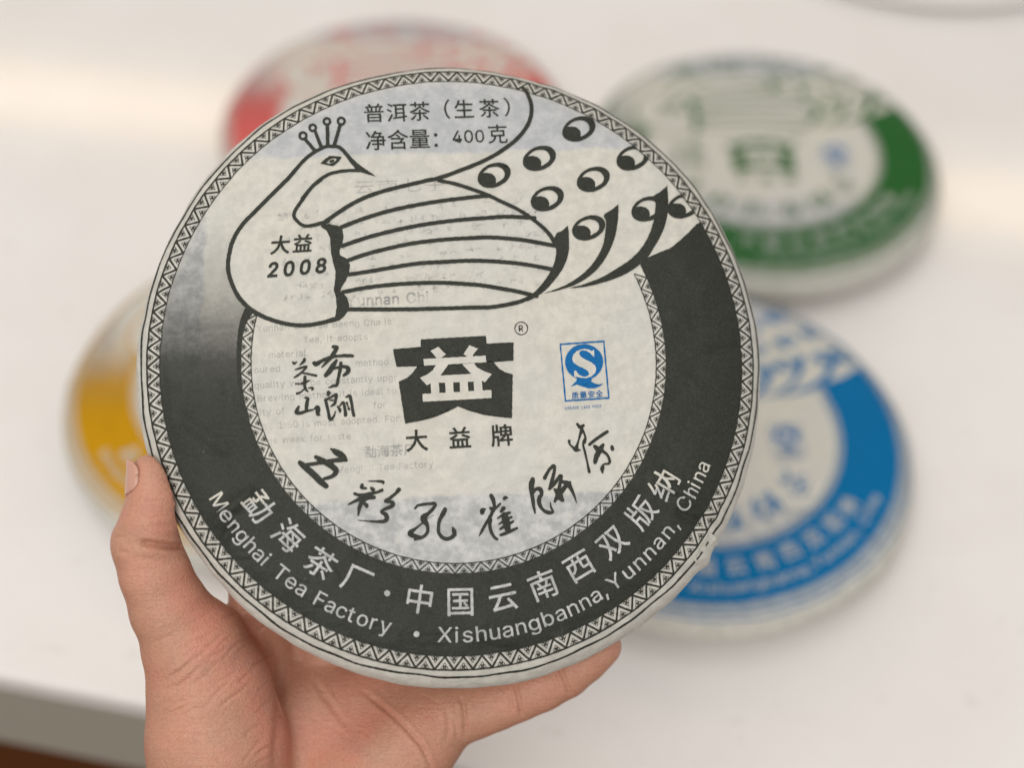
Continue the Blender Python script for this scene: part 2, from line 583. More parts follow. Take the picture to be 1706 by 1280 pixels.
# ------------------------------------------------------------------ the cake, with its print
def build_cake():
    root = empty("tea_cake")
    # wrapper: front profile, then the back
    NT_ = 640
    th = np.linspace(0, 2 * math.pi, NT_, endpoint=False)
    R = cake_R(th)
    rows, V = [], []
    prof = [(CK_R0 * t, None) for t in np.linspace(0.02, 1, 84)]
    for r, _ in prof:
        x, y = r * np.cos(th) + BODY_OFF[0], r * np.sin(th) + BODY_OFF[1]
        rows.append(np.stack([x, y, surf(x, y)], 1))
    for f in np.linspace(0, math.pi / 2, 36)[1:]:
        u = min(math.sin(f) ** (2 / CK_P), 1.0)
        r = CK_R0 + (R - CK_R0) * u
        x, y = r * np.cos(th) + BODY_OFF[0], r * np.sin(th) + BODY_OFF[1]
        h = -CK_HALF * (1 - max(math.cos(f), 0) ** (2 / CK_P))
        rows.append(np.stack([x, y, h + undulate(x, y) * (1 - u ** 3) + pucker(r, th)], 1))
    pleat = np.abs(((th * 26 / (2 * math.pi)) % 1) - 0.5) * 2
    for f in np.linspace(math.pi / 2, 0, 22)[1:]:
        u = max(math.sin(f), 0) ** (2 / CK_P)
        g = 1 - math.sin(f)
        r = 62 + (R - 62 - 0.6 * g * pleat) * u
        h = -2 * CK_HALF + CK_HALF * (1 - max(math.cos(f), 0) ** (2 / CK_P)) + 0.9 * min(g * 4, 1) * pleat
        rows.append(np.stack([r * np.cos(th) + BODY_OFF[0], r * np.sin(th) + BODY_OFF[1], h + 0 * th], 1))
    for k, (r0, dz) in enumerate(((45, 1.0), (30, 4.0), (22, 9.0), (12, 12.0), (2, 13.0))):
        w = pleat * (0.9 if r0 > 25 else 0.3)
        rows.append(np.stack([r0 * np.cos(th) + BODY_OFF[0], r0 * np.sin(th) + BODY_OFF[1], -2 * CK_HALF + dz + w], 1))
    V = np.concatenate(rows) / 1000
    V[:, 2] += 0.028
    nr = len(rows)
    Fc = []
    for i in range(nr - 1):
        a, b = i * NT_, (i + 1) * NT_
        for j in range(NT_):
            k = (j + 1) % NT_
            Fc.append((a + j, b + j, b + k, a + k))
    Fc.append(tuple(range(NT_)))
    Fc.append(tuple(reversed(range((nr - 1) * NT_, nr * NT_))))
    mesh_obj("wrapper", V, Fc, M_PAPER, root, True)

    RI0, RI1, RO0, RO1 = 66.3, 69.6, 95.7, 100.2
    ang = lambda p: np.arctan2(p[:, 1], p[:, 0])

    # --- dark band
    endp = W2([(1352, 805), (1310, 850), (1230, 920), (1110, 970), (1075, 1005), (1050, 1030)])
    er, ea = np.hypot(*endp.T), ang(endp)
    o = np.argsort(er)
    er, ea = er[o], ea[o]
    chest = BO([(235, 0), (150, 120), (90, 250), (65, 400), (70, 540), (120, 690), (190, 810), (240, 870), (300, 920)])
    cr, ca = np.hypot(*chest.T), ang(chest) % (2 * math.pi)
    o = np.argsort(ca)
    cr, ca = cr[o], ca[o]
    left_end = math.radians(146)
    P = Print(0.10)
    nth, nrr = 260, 16
    grid = np.zeros((nth + 1, nrr + 1, 2))
    for i in range(nth + 1):
        for j in range(nrr + 1):
            t, s = i / nth, j / nrr
            rr = RI1 + (RO0 - RI1) * s
            a0 = np.interp(rr, er, ea)
            a1 = left_end - 2 * math.pi
            a = a0 + (a1 - a0) * t
            am = a % (2 * math.pi)
            ri = RI1
            if ca[0] - .02 < am < ca[-1] + .02 and t > 0.5:
                ri = max(RI1, np.interp(am, ca, cr))
            rr = ri + (RO0 - ri) * s
            grid[i, j] = (rr * math.cos(a), rr * math.sin(a))
    Fc = [(i * (nrr + 1) + j, i * (nrr + 1) + j + 1, (i + 1) * (nrr + 1) + j + 1, (i + 1) * (nrr + 1) + j)
          for i in range(nth) for j in range(nrr)]
    P.piece(grid.reshape(-1, 2), Fc)
    P.build("colour_band", M_BAND["black"], root)

    # --- patterned borders
    def border(r0, r1, n, a_from, a_to, wz, wline, name, flip):
        P = Print(0.15)
        span = a_to - a_from
        m = max(8, int(abs(span) / 0.02))
        for rr, wl in ((r0, wline[0]), (r1, wline[1])):
            a = np.linspace(a_from, a_to, m)
            P.ribbon(np.stack([rr * np.cos(a), rr * np.sin(a)], 1), wl, 1, cap=False)
        cnt = int(round(n * abs(span) / (2 * math.pi)))
        st = span / cnt
        pol = lambda t, s: np.array([(r0 + (r1 - r0) * s) * math.cos(t), (r0 + (r1 - r0) * s) * math.sin(t)])
        for k in range(cnt):
            a = a_from + k * st
            P.ribbon([pol(a, 0.03), pol(a + st / 2, .97)], wz, 3, cap=False)
            P.ribbon([pol(a + st / 2, .97), pol(a + st, 0.03)], wz, 3, cap=False)
            for apex, base, ac in ((1.0, 0.0, a + st / 2), (0.0, 1.0, a + st)):
                A, B, C = pol(ac, apex), pol(ac - st / 2, base), pol(ac + st / 2, base)
                ab = lambda u, v: A + (B - A) * u + (C - A) * v
                w = 0.17
                for (u, v) in ((.31, .31), (.31, .53), (.53, .31)):
                    q = .07
                    sq = [ab(u - q, v - q), ab(u + q, v - q), ab(u + q, v + q), ab(u - q, v + q), ab(u - q, v - q)]
                    for i in range(4):
                        P.ribbon(sq[i:i + 2], w, 1, cap=False)
                P.ribbon([ab(.42, .24), ab(.42, .56)], w, 1, cap=False)
                P.ribbon([ab(.24, .42), ab(.56, .42)], w, 1, cap=False)
                P.ribbon([ab(.24, .66), ab(.24, .74)], w, 1, cap=False)
                P.ribbon([ab(.66, .24), ab(.74, .24)], w, 1, cap=False)
        return P.build(name, M_INK["black"], root)

    border(RO0, RO1, 102, 0, 2 * math.pi, 0.62, (0.24, 0.50), "outer_border", 1)
    e = ang(PX([(1058, 456)]))[0]
    s = ang(PX([(418, 522)]))[0]
    s = s if s < 0 else s - 2 * math.pi
    border(RI0, RI1, 76, e, s, 0.40, (0.30, 0.22), "inner_border", 1)
    P = Print(0.15)
    a = np.linspace(0, 2 * math.pi, 700)
    wob = 0.22 * np.sin(9 * a + 1) + 0.16 * np.sin(23 * a) + 0.1 * np.sin(47 * a + 2)
    P.ribbon(np.stack([(102.6 + wob) * np.cos(a), (102.6 + wob) * np.sin(a)], 1), 0.60 + 0.08 * np.sin(31 * a), 1, cap=False)
    P.build("rim_line", M_INK["black"], root)

    # --- peacock
    P = Print(0.17)
    inside = lambda p: math.hypot(p[0], p[1]) < RO0 + 0.15
    for cx, cy, ro, ri in ((212, 395, 66, 30), (350, 282, 62, 28), (553, 192, 62, 28), (755, 188, 66, 30)):
        t = np.linspace(0, 2 * math.pi, 24, endpoint=False)
        P.annulus(HD(np.stack([cx + ro * np.cos(t), cy + ro * np.sin(t)], 1)), HD(np.stack([cx + ri * np.cos(t), cy + ri * np.sin(t)], 1)))
    P.strokes(HD, [
        [(245, 445, 48), (320, 535, 50), (390, 615, 52)], [(385, 330, 48), (430, 445, 50), (478, 565, 52)],
        [(558, 250, 52), (562, 400, 52), (562, 545, 54)], [(740, 240, 50), (700, 380, 50), (655, 535, 54)],
        [(100, 885, 52), (220, 750, 52), (330, 655, 52), (440, 590, 52), (530, 550, 52), (620, 545, 52),
         (710, 552, 52), (780, 602, 54), (850, 685, 56), (940, 790, 72), (1020, 862, 84), (1120, 912, 52), (1245, 972, 5)],
        [(1010, 888, 50), (860, 890, 48), (720, 905, 48), (600, 935, 48), (480, 1000, 50), (380, 1080, 50), (290, 1180, 50), (200, 1290, 52)]])
    for out_, inn in (([(460, 790), (530, 720), (590, 680), (680, 685), (765, 695), (720, 760), (640, 825), (560, 812)],
                       [(540, 780), (570, 750), (590, 730), (645, 715), (692, 725), (670, 755), (640, 778), (585, 790)]),):
        P.annulus(HD(out_), HD(inn))
    t = np.linspace(0, 2 * math.pi, 14, endpoint=False)
    P.poly(HD(np.stack([622 + 38 * np.cos(t), 755 + 20 * np.sin(t) - 10 * np.cos(t)], 1)))
    P.strokes(W1, [[(1000, 655, 19), (950, 695, 19), (900, 762, 19), (855, 832, 19), (862, 872, 19), (915, 908, 19), (1000, 893, 21), (1040, 882, 19)]])
    P.ribbon(np.vstack([HD([(110, 873), (50, 945), (-10, 1012)]), W1([(715, 752), (625, 843)]), BO([(237, 0), (150, 122), (92, 250)])]), 42 * BO.mm, 5)
    P.strokes(BO, [[(95, 250, 42), (65, 400, 42), (70, 540, 44), (120, 690, 44), (190, 810, 46), (300, 920, 46), (430, 995, 46),
                    (580, 1050, 44), (750, 1085, 44), (900, 1087, 44), (1050, 1062, 44), (1190, 1025, 50)]])
    P.poly(BO([(1040, 50), (1100, 90), (1138, 170), (1145, 300), (1165, 420), (1195, 520), (1190, 620), (1175, 720), (1200, 800), (1206, 900), (1190, 1000),
               (1150, 1052), (1230, 1040), (1290, 990), (1328, 930), (1338, 870), (1322, 810), (1283, 760), (1245, 730), (1255, 690), (1300, 620), (1338, 535),
               (1345, 450), (1310, 385), (1240, 350), (1235, 300), (1262, 240), (1280, 150), (1265, 80), (1220, 40), (1130, 22), (1050, 25)]))

    def wing(left, right):
        lx = BD.ox + left[-1][0] / BD.s
        right = [p for p in right if W2.ox + p[0] / W2.s > lx + 5]
        pts = list(BD(left)) + list(W2(right))
        P.ribbon(np.array(pts), 37 * BD.mm, 5)

    wing([(0, 432), (120, 347), (260, 260), (420, 187), (600, 132), (800, 85), (950, 50)],
         [(80, 582), (200, 540), (320, 490), (420, 430), (490, 370), (535, 300), (545, 230), (527, 170), (504, 138)])
    wing([(150, 475), (300, 415), (500, 350), (700, 300), (900, 262), (1100, 232), (1330, 205)], [(60, 704), (150, 690), (340, 665)])
    wing([(160, 640), (350, 575), (550, 520), (750, 475), (950, 440), (1150, 415), (1330, 398)], [(60, 806), (150, 793), (300, 776), (430, 768), (560, 774)])
    wing([(220, 765), (400, 705), (600, 655), (800, 615), (1000, 590), (1200, 575), (1330, 569)], [(60, 893), (200, 877), (350, 870), (500, 882), (665, 912)])
    wing([(220, 895), (500, 850), (800, 800), (1000, 785), (1200, 775), (1330, 772)], [(60, 998), (200, 987), (350, 987), (500, 1000), (665, 1030)])
    wing([(170, 1050), (350, 1015), (600, 985), (850, 970), (1050, 968), (1250, 978)], [(60, 1090), (150, 1092), (300, 1105), (450, 1130), (570, 1158)])
    wing([(215, 1205), (500, 1205), (800, 1203), (1100, 1195), (1330, 1188)], [(60, 1223), (200, 1222), (350, 1212), (470, 1190), (550, 1160)])
    P.strokes(W2, [[(90, 590, 19), (180, 610, 19), (300, 650, 19), (400, 695, 19), (500, 745, 19), (570, 795, 19), (625, 845, 20), (665, 905, 22)]])
    P.strokes(TL, [[(-10, 900, 38), (60, 860, 45), (130, 800, 60), (200, 715, 72), (265, 610, 90), (300, 500, 108), (305, 400, 118), (290, 350, 110)]])
    P.poly(TL([(352, 245), (362, 330), (358, 420), (345, 500), (250, 480), (240, 420), (218, 380), (235, 345), (290, 300)]))
    P.smooth_poly(TL([(800, 58), (800, 58), (798, 180), (775, 320), (735, 440), (670, 560), (590, 655), (490, 730), (380, 785), (250, 825), (130, 850), (130, 850), (250, 808),
                      (340, 770), (450, 700), (550, 610), (620, 510), (665, 410), (685, 290), (690, 210), (672, 150), (730, 110)]))
    P.smooth_poly(TL([(1233, -106), (1233, -106), (1242, 60), (1225, 200), (1180, 330), (1110, 450), (1052, 535), (925, 640), (800, 705), (650, 755), (500, 790), (350, 803), (350, 803), (480, 770),
                      (640, 710), (780, 630), (900, 550), (1000, 450), (1065, 340), (1105, 230), (1125, 120), (1128, 30), (1110, -15), (1160, -48)]))

    def eye(cx, cy):
        cx, cy = 700 + cx / 2.9414, 100 + cy / 2.9414
        t = np.linspace(0, 2 * math.pi, 44, endpoint=False)
        c, s_ = math.cos(math.radians(-22)), math.sin(math.radians(-22))
        a, b = 245, 168
        outer = PX(np.stack([cx + (a * np.cos(t) * c - b * np.sin(t) * s_) / 8.53, cy + (a * np.cos(t) * s_ + b * np.sin(t) * c) / 8.53], 1))
        up = catmull([(-167, -30), (-85, -98), (15, -122), (105, -98), (150, -30), (128, 45), (27, 112)], 4)
        dn = catmull([(27, 112), (22, 40), (-20, -12), (-85, -33), (-167, -30)], 4)
        hole = np.vstack([up[:-1], dn[:-1]])
        hole = PX(np.stack([cx + hole[:, 0] / 8.53, cy + hole[:, 1] / 8.53], 1))
        for arr, lim in ((outer, RO0 + .1), (hole, RO0 - .25)):
            r = np.hypot(arr[:, 0], arr[:, 1])
            arr *= np.minimum(1, lim / r)[:, None]
        tri = tessellate_polygon([[Vector((*p, 0)) for p in outer], [Vector((*p, 0)) for p in hole]])
        P.piece(np.vstack([outer, hole]), tri)

    for cx, cy in ((777, 338), (584, 482), (362, 565), (848, 585), (622, 680), (825, 823), (1042, 480), (1115, 730), (1292, 715)):
        eye(cx, cy)
    P.strokes(W3, [[(603, 226, 48), (572, 295, 34), (553, 400, 22), (549, 520, 19), (556, 620, 18), (575, 720, 15), (602, 800, 8)]])
    P.build("peacock_print", M_INK["black"], root)

    # --- emblem in the middle
    P = Print(0.15)
    P.poly(LG([(85, 245), (355, 222), (355, 150), (982, 115), (995, 190), (1253, 178), (1252, 355), (1060, 370), (1110, 430), (1170, 468), (1245, 490), (1238, 913), (1100, 902),
               (960, 880), (840, 847), (713, 800), (620, 850), (500, 900), (380, 935), (203, 967), (140, 560), (220, 525), (280, 470), (320, 410), (118, 415)]))
    P.build("emblem", M_INK["black"], root)
    P = Print(0.22)
    for q in ([(450, 262), (525, 222), (597, 295), (552, 330), (510, 332)], [(825, 208), (908, 238), (860, 300), (858, 316), (815, 318), (768, 295)],
              [(380, 340), (985, 308), (990, 372), (385, 405)], [(505, 395), (625, 390), (545, 500), (455, 575), (415, 597), (345, 522), (420, 490), (470, 450)],
              [(755, 388), (868, 382), (905, 425), (960, 455), (1042, 487), (975, 567), (945, 548), (845, 487)], [(445, 505), (950, 480), (950, 555), (450, 575)],
              [(450, 560), (530, 560), (537, 690), (455, 690)], [(590, 560), (668, 558), (675, 685), (597, 688)], [(730, 555), (810, 550), (815, 680), (737, 680)],
              [(867, 550), (945, 545), (955, 660), (872, 675)], [(370, 680), (1038, 640), (1042, 718), (378, 755)]):
        P.poly(LG(q))
    P.build("emblem_character", M_PAPER, root)

    # --- printed writing in dark ink
    P = Print(0.15)
    A45 = math.radians(4.3)

    def em(ch, px, py, size_px, bold=0.0, a=A45, **kw):
        c = PX([(px, py)])[0]
        P.glyph(ch, c[0], c[1], size_px / 5.09, a, bold=bold, **kw)

    A2 = math.radians(3.2)
    for ch, x, y in zip("普洱茶（生茶）", (623, 661, 699, 733, 773, 815, 856), (188, 187, 185, 182, 181.6, 180, 178)):
        em(ch, x, y, 37, 0.004, A2)
    for ch, x, y in zip("净含量：", (626, 663, 699, 735), (234, 232.6, 231, 231)):
        em(ch, x, y, 37, 0.004, A2)
    c = PX([(753, 238)])[0]
    P.line("400", c[0], c[1], 33 / 5.09, A2, bold=0.004)
    em("克", 829, 223, 36, 0.004, A2)
    P.build("net_weight_lettering", M_INK["black"], root)
    P = Print(0.15)
    em("大", 467, 408, 33, 0.022, math.radians(5), shear=0.15)
    em("益", 504.5, 405.6, 33, 0.018, math.radians(5), shear=0.15)
    for ch, x, y in zip("2008", (443.5, 470, 497, 523.5), (462, 460, 457.5, 455)):
        c = PX([(x, y)])[0]
        P.glyph(ch, c[0], c[1], 37 / 5.09, math.radians(5), bold=0.03, shear=0.2, mode='base', sx=0.95)
    P.build("year_lettering", M_INK["black"], root)
    P = Print(0.15)
    for ch, x, y in (("大", 315, 1130), ("益", 733, 1105), ("牌", 1140, 1080)):
        em(ch, 640 + x / 5.817, 540 + y / 5.817, 38, 0.016)
    P.build("emblem_lettering", M_INK["black"], root)
    P = Print(0.15)
    t = np.linspace(0, 2 * math.pi, 30, endpoint=False)
    P.annulus(PX(np.stack([868.3 + 11.4 * np.cos(t), 547.3 + 11.4 * np.sin(t)], 1)), PX(np.stack([868.3 + 9.8 * np.cos(t), 547.3 + 9.8 * np.sin(t)], 1)))
    em("R", 870.6, 546.0, 16, 0.01, sx=0.95)
    P.build("registered_mark", M_INK["black"], root)

    # --- brush writing
    P = Print(0.16)
    P.strokes(CH1, [
        [(640, 155, 48), (690, 162, 55), (670, 210, 60), (620, 290, 55), (550, 370, 45), (480, 445, 20)],
        [(370, 385, 58), (400, 400, 66), (480, 355, 50), (580, 312, 48), (700, 287, 42), (850, 280, 50), (915, 285, 45)],
        [(688, 345, 36), (640, 420, 70), (590, 500, 76), (535, 562, 60)],
        [(600, 480, 40), (680, 455, 40), (780, 437, 45), (848, 455, 60), (850, 510, 60), (790, 562, 40)],
        [(750, 385, 48), (740, 480, 50), (712, 600, 42), (690, 700, 45), (640, 712, 38), (575, 735, 14)],
        [(575, 810, 60), (570, 840, 40)], [(530, 910, 38), (610, 870, 30), (682, 832, 45), (675, 910, 40), (655, 970, 42), (610, 1000, 24)],
        [(590, 915, 20), (640, 915, 25)], [(530, 910, 40), (550, 1000, 42), (575, 1100, 42), (602, 1190, 48), (650, 1140, 30), (675, 1070, 14)],
        [(700, 1000, 20), (735, 1045, 44), (738, 1080, 28)], [(730, 1000, 20), (785, 945, 40), (806, 1030, 40), (815, 1128, 48)],
        [(822, 870, 20), (875, 856, 48), (895, 930, 42), (915, 1040, 42), (935, 1132, 44)], [(835, 950, 34), (850, 1000, 20), (865, 1040, 38)],
        [(70, 375, 30), (90, 393, 34), (125, 367, 12)], [(235, 328, 38), (220, 365, 42), (165, 415, 14)],
        [(100, 480, 14), (180, 455, 34), (262, 437, 30), (210, 500, 28), (150, 552, 32), (90, 590, 22)],
        [(205, 525, 24), (300, 545, 30), (395, 565, 38)], [(240, 580, 40), (235, 680, 45), (245, 750, 40), (280, 790, 24)],
        [(105, 680, 20), (180, 680, 25), (240, 660, 40), (305, 630, 15)], [(125, 820, 34), (180, 800, 24), (235, 745, 14)],
        [(290, 740, 14), (350, 740, 38), (340, 770, 20)], [(245, 880, 30), (280, 892, 44), (265, 970, 50), (260, 1050, 50)],
        [(150, 1005, 30), (130, 1050, 54), (122, 1092, 58), (180, 1095, 45), (270, 1070, 40), (350, 1050, 25)],
        [(370, 1040, 20), (410, 1010, 50), (425, 1040, 66), (420, 1110, 55), (455, 1125, 15)]], 4)
    P.strokes(CH2, [
        [(492, 148, 26), (560, 190, 80), (640, 240, 85), (695, 300, 40)], [(150, 360, 45), (300, 340, 50), (450, 315, 55), (600, 295, 60), (690, 300, 42)],
        [(78, 332, 62), (150, 390, 85), (260, 490, 85), (350, 580, 85), (425, 642, 68)],
        [(288, 255, 48), (350, 290, 72), (430, 332, 78), (520, 390, 78), (558, 450, 70), (510, 510, 55), (400, 545, 42)],
        [(985, 578, 10), (1100, 578, 25), (1180, 586, 42), (1188, 612, 20)], [(905, 628, 44), (902, 665, 44), (960, 672, 28)],
        [(1025, 665, 30), (1050, 690, 52), (1055, 720, 28)], [(805, 745, 38), (880, 765, 45), (1000, 750, 50), (1100, 725, 35), (1172, 697, 44)],
        [(725, 890, 18), (820, 840, 40), (930, 800, 76), (1065, 792, 50)], [(960, 790, 84), (900, 860, 58), (868, 940, 50), (855, 1030, 22)],
        [(920, 860, 30), (962, 900, 55), (968, 922, 35)],
        [(1395, 692, 58), (1350, 742, 40), (1280, 802, 44), (1212, 845, 38), (1308, 860, 50), (1308, 905, 54), (1220, 945, 44), (1157, 985, 34), (1220, 1022, 58),
         (1234, 1080, 58), (1188, 1115, 48), (1050, 1115, 28), (930, 1105, 16), (840, 1098, 7)]], 5)
    P.strokes(CH3, [
        [(172, 550, 28), (220, 507, 35), (330, 490, 38), (442, 486, 45), (420, 550, 45), (350, 620, 50), (292, 670, 86), (302, 720, 86), (340, 780, 48), (345, 860, 45),
         (290, 930, 45), (175, 970, 38)], [(270, 750, 20), (190, 815, 35), (112, 875, 68), (125, 908, 66), (190, 930, 56), (250, 935, 28)],
        [(345, 685, 10), (430, 635, 5)], [(580, 562, 56), (558, 612, 64), (510, 700, 50), (490, 800, 45), (502, 890, 45), (560, 952, 50), (640, 957, 55), (703, 908, 60),
                                          (700, 850, 58), (680, 805, 18)],
        [(1205, 378, 58), (1230, 430, 58), (1245, 500, 44), (1240, 570, 40)], [(1130, 557, 16), (1092, 575, 66), (1080, 605, 62)],
        [(1435, 405, 8), (1400, 405, 50), (1378, 420, 40)], [(1195, 545, 38), (1225, 560, 58), (1270, 540, 35), (1325, 487, 28)],
        [(1240, 560, 48), (1190, 660, 44), (1130, 760, 40), (1080, 850, 38), (1040, 925, 10)], [(1190, 700, 58), (1185, 780, 45), (1200, 860, 45), (1240, 930, 40), (1283, 968, 38)],
        [(1370, 548, 58), (1340, 592, 40)], [(1290, 685, 22), (1370, 632, 40), (1455, 608, 32)], [(1385, 640, 84), (1402, 720, 104), (1420, 800, 90), (1432, 850, 76)],
        [(1310, 760, 22), (1390, 712, 40), (1478, 668, 34)], [(1325, 830, 26), (1400, 782, 45), (1498, 727, 34)], [(1332, 908, 38), (1420, 880, 45), (1555, 817, 32)]], 5)
    P.strokes(CH4, [
        [(185, 738, 54), (170, 800, 64), (175, 900, 45), (190, 1000, 40), (210, 1115, 18)],
        [(185, 900, 20), (220, 847, 38), (268, 847, 50), (285, 900, 40), (257, 950, 48), (260, 1010, 45), (300, 1078, 35), (360, 1108, 44), (412, 1103, 28), (390, 1050, 24), (382, 990, 7)],
        [(320, 720, 44), (332, 692, 40), (375, 620, 34), (418, 585, 44), (430, 622, 34), (410, 720, 40), (375, 840, 38)],
        [(375, 840, 38), (430, 780, 40), (498, 695, 44), (500, 740, 35), (480, 830, 40)], [(430, 850, 30), (470, 880, 84), (490, 930, 76), (518, 968, 48)],
        [(430, 985, 28), (470, 920, 58), (540, 830, 48), (600, 772, 38)], [(522, 762, 38), (580, 790, 66), (620, 850, 40), (655, 930, 24), (675, 1000, 7)],
        [(682, 112, 25), (720, 150, 44), (752, 132, 34)], [(735, 180, 44), (710, 260, 24), (690, 330, 24), (670, 400, 54)],
        [(595, 305, 34), (600, 340, 20), (640, 380, 30), (672, 400, 48), (725, 408, 10)], [(745, 180, 25), (775, 260, 22), (765, 310, 44), (752, 350, 24), (775, 450, 24), (800, 560, 24), (818, 650, 34)],
        [(822, 345, 34), (900, 280, 35), (1020, 202, 38)], [(880, 365, 40), (930, 400, 68), (975, 347, 34)], [(940, 400, 68), (900, 480, 58), (885, 543, 45)],
        [(960, 410, 40), (1020, 460, 30), (1048, 530, 30), (1033, 560, 28), (985, 566, 18), (965, 610, 48), (968, 660, 18)], [(1075, 368, 38), (1080, 395, 44)]], 5)
    P.build("brush_writing", M_INK["black"], root)

    # --- writing left light in the band
    P = Print(0.20)
    for ch, x, y in (("勐", 432.4, 844), ("海", 481, 893), ("茶", 534.6, 938.5), ("厂", 595.5, 966), ("中", 699, 999), ("国", 767, 1002.6), ("云", 837.6, 995), ("南", 904.6, 975),
                     ("西", 964, 943), ("双", 1019, 903.5), ("版", 1068, 854.7), ("纳", 1106, 807)):
        c = PX([(x, y)])[0]
        P.glyph(ch, c[0], c[1], 50 / 5.09, math.atan2(c[1], c[0]) + math.pi / 2, bold=0.007)
    t = np.linspace(0, 2 * math.pi, 16, endpoint=False)
    for x, y in ((645, 989), (694, 1057)):
        P.poly(PX(np.stack([x + 5 * np.cos(t), y + 5 * np.sin(t)], 1)))

    def arc_text(txt, p0, p1, size_px):
        a0, a1 = ang(PX([p0]))[0], ang(PX([p1]))[0]
        rb = (np.hypot(*PX([p0])[0]) + np.hypot(*PX([p1])[0])) / 2
        size = size_px * .88 / 5.09
        nat = sum(glyph_mesh(c, 0.004)[1] for c in txt) * size / rb
        k = (a1 - a0) / nat
        a = a0
        for c in txt:
            adv = glyph_mesh(c, 0.004)[1] * size / rb * k
            ac = a + adv * 0.0
            P.glyph(c, rb * math.cos(ac), rb * math.sin(ac), size, ac + math.pi / 2 + adv / 2, bold=0.004, mode='base', sx=min(max(k, .8), 1.15))
            a += adv

    arc_text("Menghai Tea Factory", (349, 828), (651, 1060), 43)
    arc_text("Xishuangbanna,", (727, 1073), (1018, 986), 43)
    arc_text("Yunnan,", (1021, 989), (1135, 869), 43)
    arc_text("China", (1142, 857), (1183, 773), 43)
    P.build("band_lettering", M_PAPER, root)

    # --- blue square mark
    P = Print(0.15)
    fr = [(120, 125), (855, 75), (940, 1030), (205, 1080)]
    inn = [(143, 150), (834, 103), (914, 1006), (226, 1054)]
    P.annulus(QS(fr), QS(inn))
    t = np.linspace(0, 2 * math.pi, 48, endpoint=False)
    P.poly(QS(np.stack([522 + 312 * np.cos(t), 428 + 293 * np.sin(t)], 1)))
    P.poly(QS([(400, 690), (395, 740), (350, 785), (300, 832), (400, 797), (490, 830), (600, 860), (700, 855), (790, 820), (838, 780), (760, 797), (690, 780), (640, 752), (650, 690)]))
    for ch, x, y in (("质", 375, 978), ("量", 507, 966), ("安", 640, 957), ("全", 772, 948)):
        c = QS([(x, y)])[0]
        P.glyph(ch, c[0], c[1], 122 * QS.mm, math.radians(4.6), bold=0.012)
    c = QS([(205, 1212)])[0]
    P.line("QS5300 1401 0002", c[0], c[1], 72 * QS.mm, math.radians(4.6), sx=0.95)
    P.build("quality_mark", M_MARK, root)
    P = Print(0.22)
    P.poly(QS([(690, 345), (682, 226), (645, 248), (600, 225), (540, 212), (470, 220), (400, 250), (342, 310), (325, 380), (350, 440), (420, 490), (520, 535), (580, 570), (606, 620), (590, 655),
               (540, 672), (470, 655), (420, 620), (390, 580), (365, 562), (355, 600), (358, 674), (400, 672), (470, 688), (560, 692), (640, 670), (700, 610), (722, 540), (700, 480), (640, 435),
               (540, 385), (470, 340), (440, 300), (450, 255), (490, 235), (560, 245), (620, 280), (655, 320)]))
    P.build("quality_mark_letter", M_PAPER, root)
    return root


cake = build_cake()
held = Matrix(((AX[0], AY[0], AN[0], 0), (AX[1], AY[1], AN[1], 0), (AX[2], AY[2], AN[2], 0), (0, 0, 0, 1)))
org = C0 - AN * 0.028
held.translation = Vector(org)
HELD_M = CAM_M @ held
cake.matrix_world = HELD_M
tag(cake, "round paper-wrapped tea cake with black peacock print held up in the hand", "tea cake")

# sheet showing through the held cake's paper
P = Print(0.05)
A4 = math.radians(4.0)


def ghost(txt, px, py, size, bold=0.0, sx=1.0):
    c = PX([(px, py)])[0]
    P.line(txt, c[0], c[1], size / 5.09, A4, bold=bold, sx=sx)


for txt, x, y in (("Yunnan Chi Tse Beeng Cha is", 427, 553), ("Tea, it adopts", 505, 572), ("material", 447, 597), ("oured", 423, 622), ("method", 592, 611),
                  ("quality will be constantly upgr", 423, 648), ("Brewing method: it is ideal to", 428, 670), ("ity of", 432, 693), ("for", 622, 681), ("al, 1:50 is most adopted. For", 437, 716),
                  ("is weak for taste", 450, 740), ("Menghai Tea Factory", 560, 789)):
    ghost(txt, x, y, 17, 0.006)
ghost("Yunnan Chi", 577, 511, 28, 0.02)
ghost("勐海茶厂", 607, 762, 21, 0.02)
ghost("云南七子", 588, 322, 26, 0.0, 1.5)
P.build("sheet_print_showing_through", M_GHOST, cake)
P = Print(0.03)
rg = random.Random(3)
for ly in range(8):        # rows too faint to read: only smudges
    x = 450 + rg.random() * 60
    while x < 905:
        y = 352 + ly * 19.5 - (x - 600) * 0.07 + rg.uniform(-2, 2)
        if rg.random() < 0.55:
            c = PX([(x, y)])[0]
            for q in range(rg.randint(3, 6)):
                a = rg.choice((0.07, 1.64, 0.8)) + rg.uniform(-.2, .2)
                o = np.array([rg.uniform(-.9, .9), rg.uniform(-.9, .9)])
                d = np.array([math.cos(a), math.sin(a)]) * rg.uniform(.5, 1.1)
                P.ribbon([c + o - d, c + o + d], rg.uniform(.4, .7), 1, cap=False)
        x += rg.uniform(9, 16)
P.build("sheet_print_rows", ghost_mat(0.085), cake)

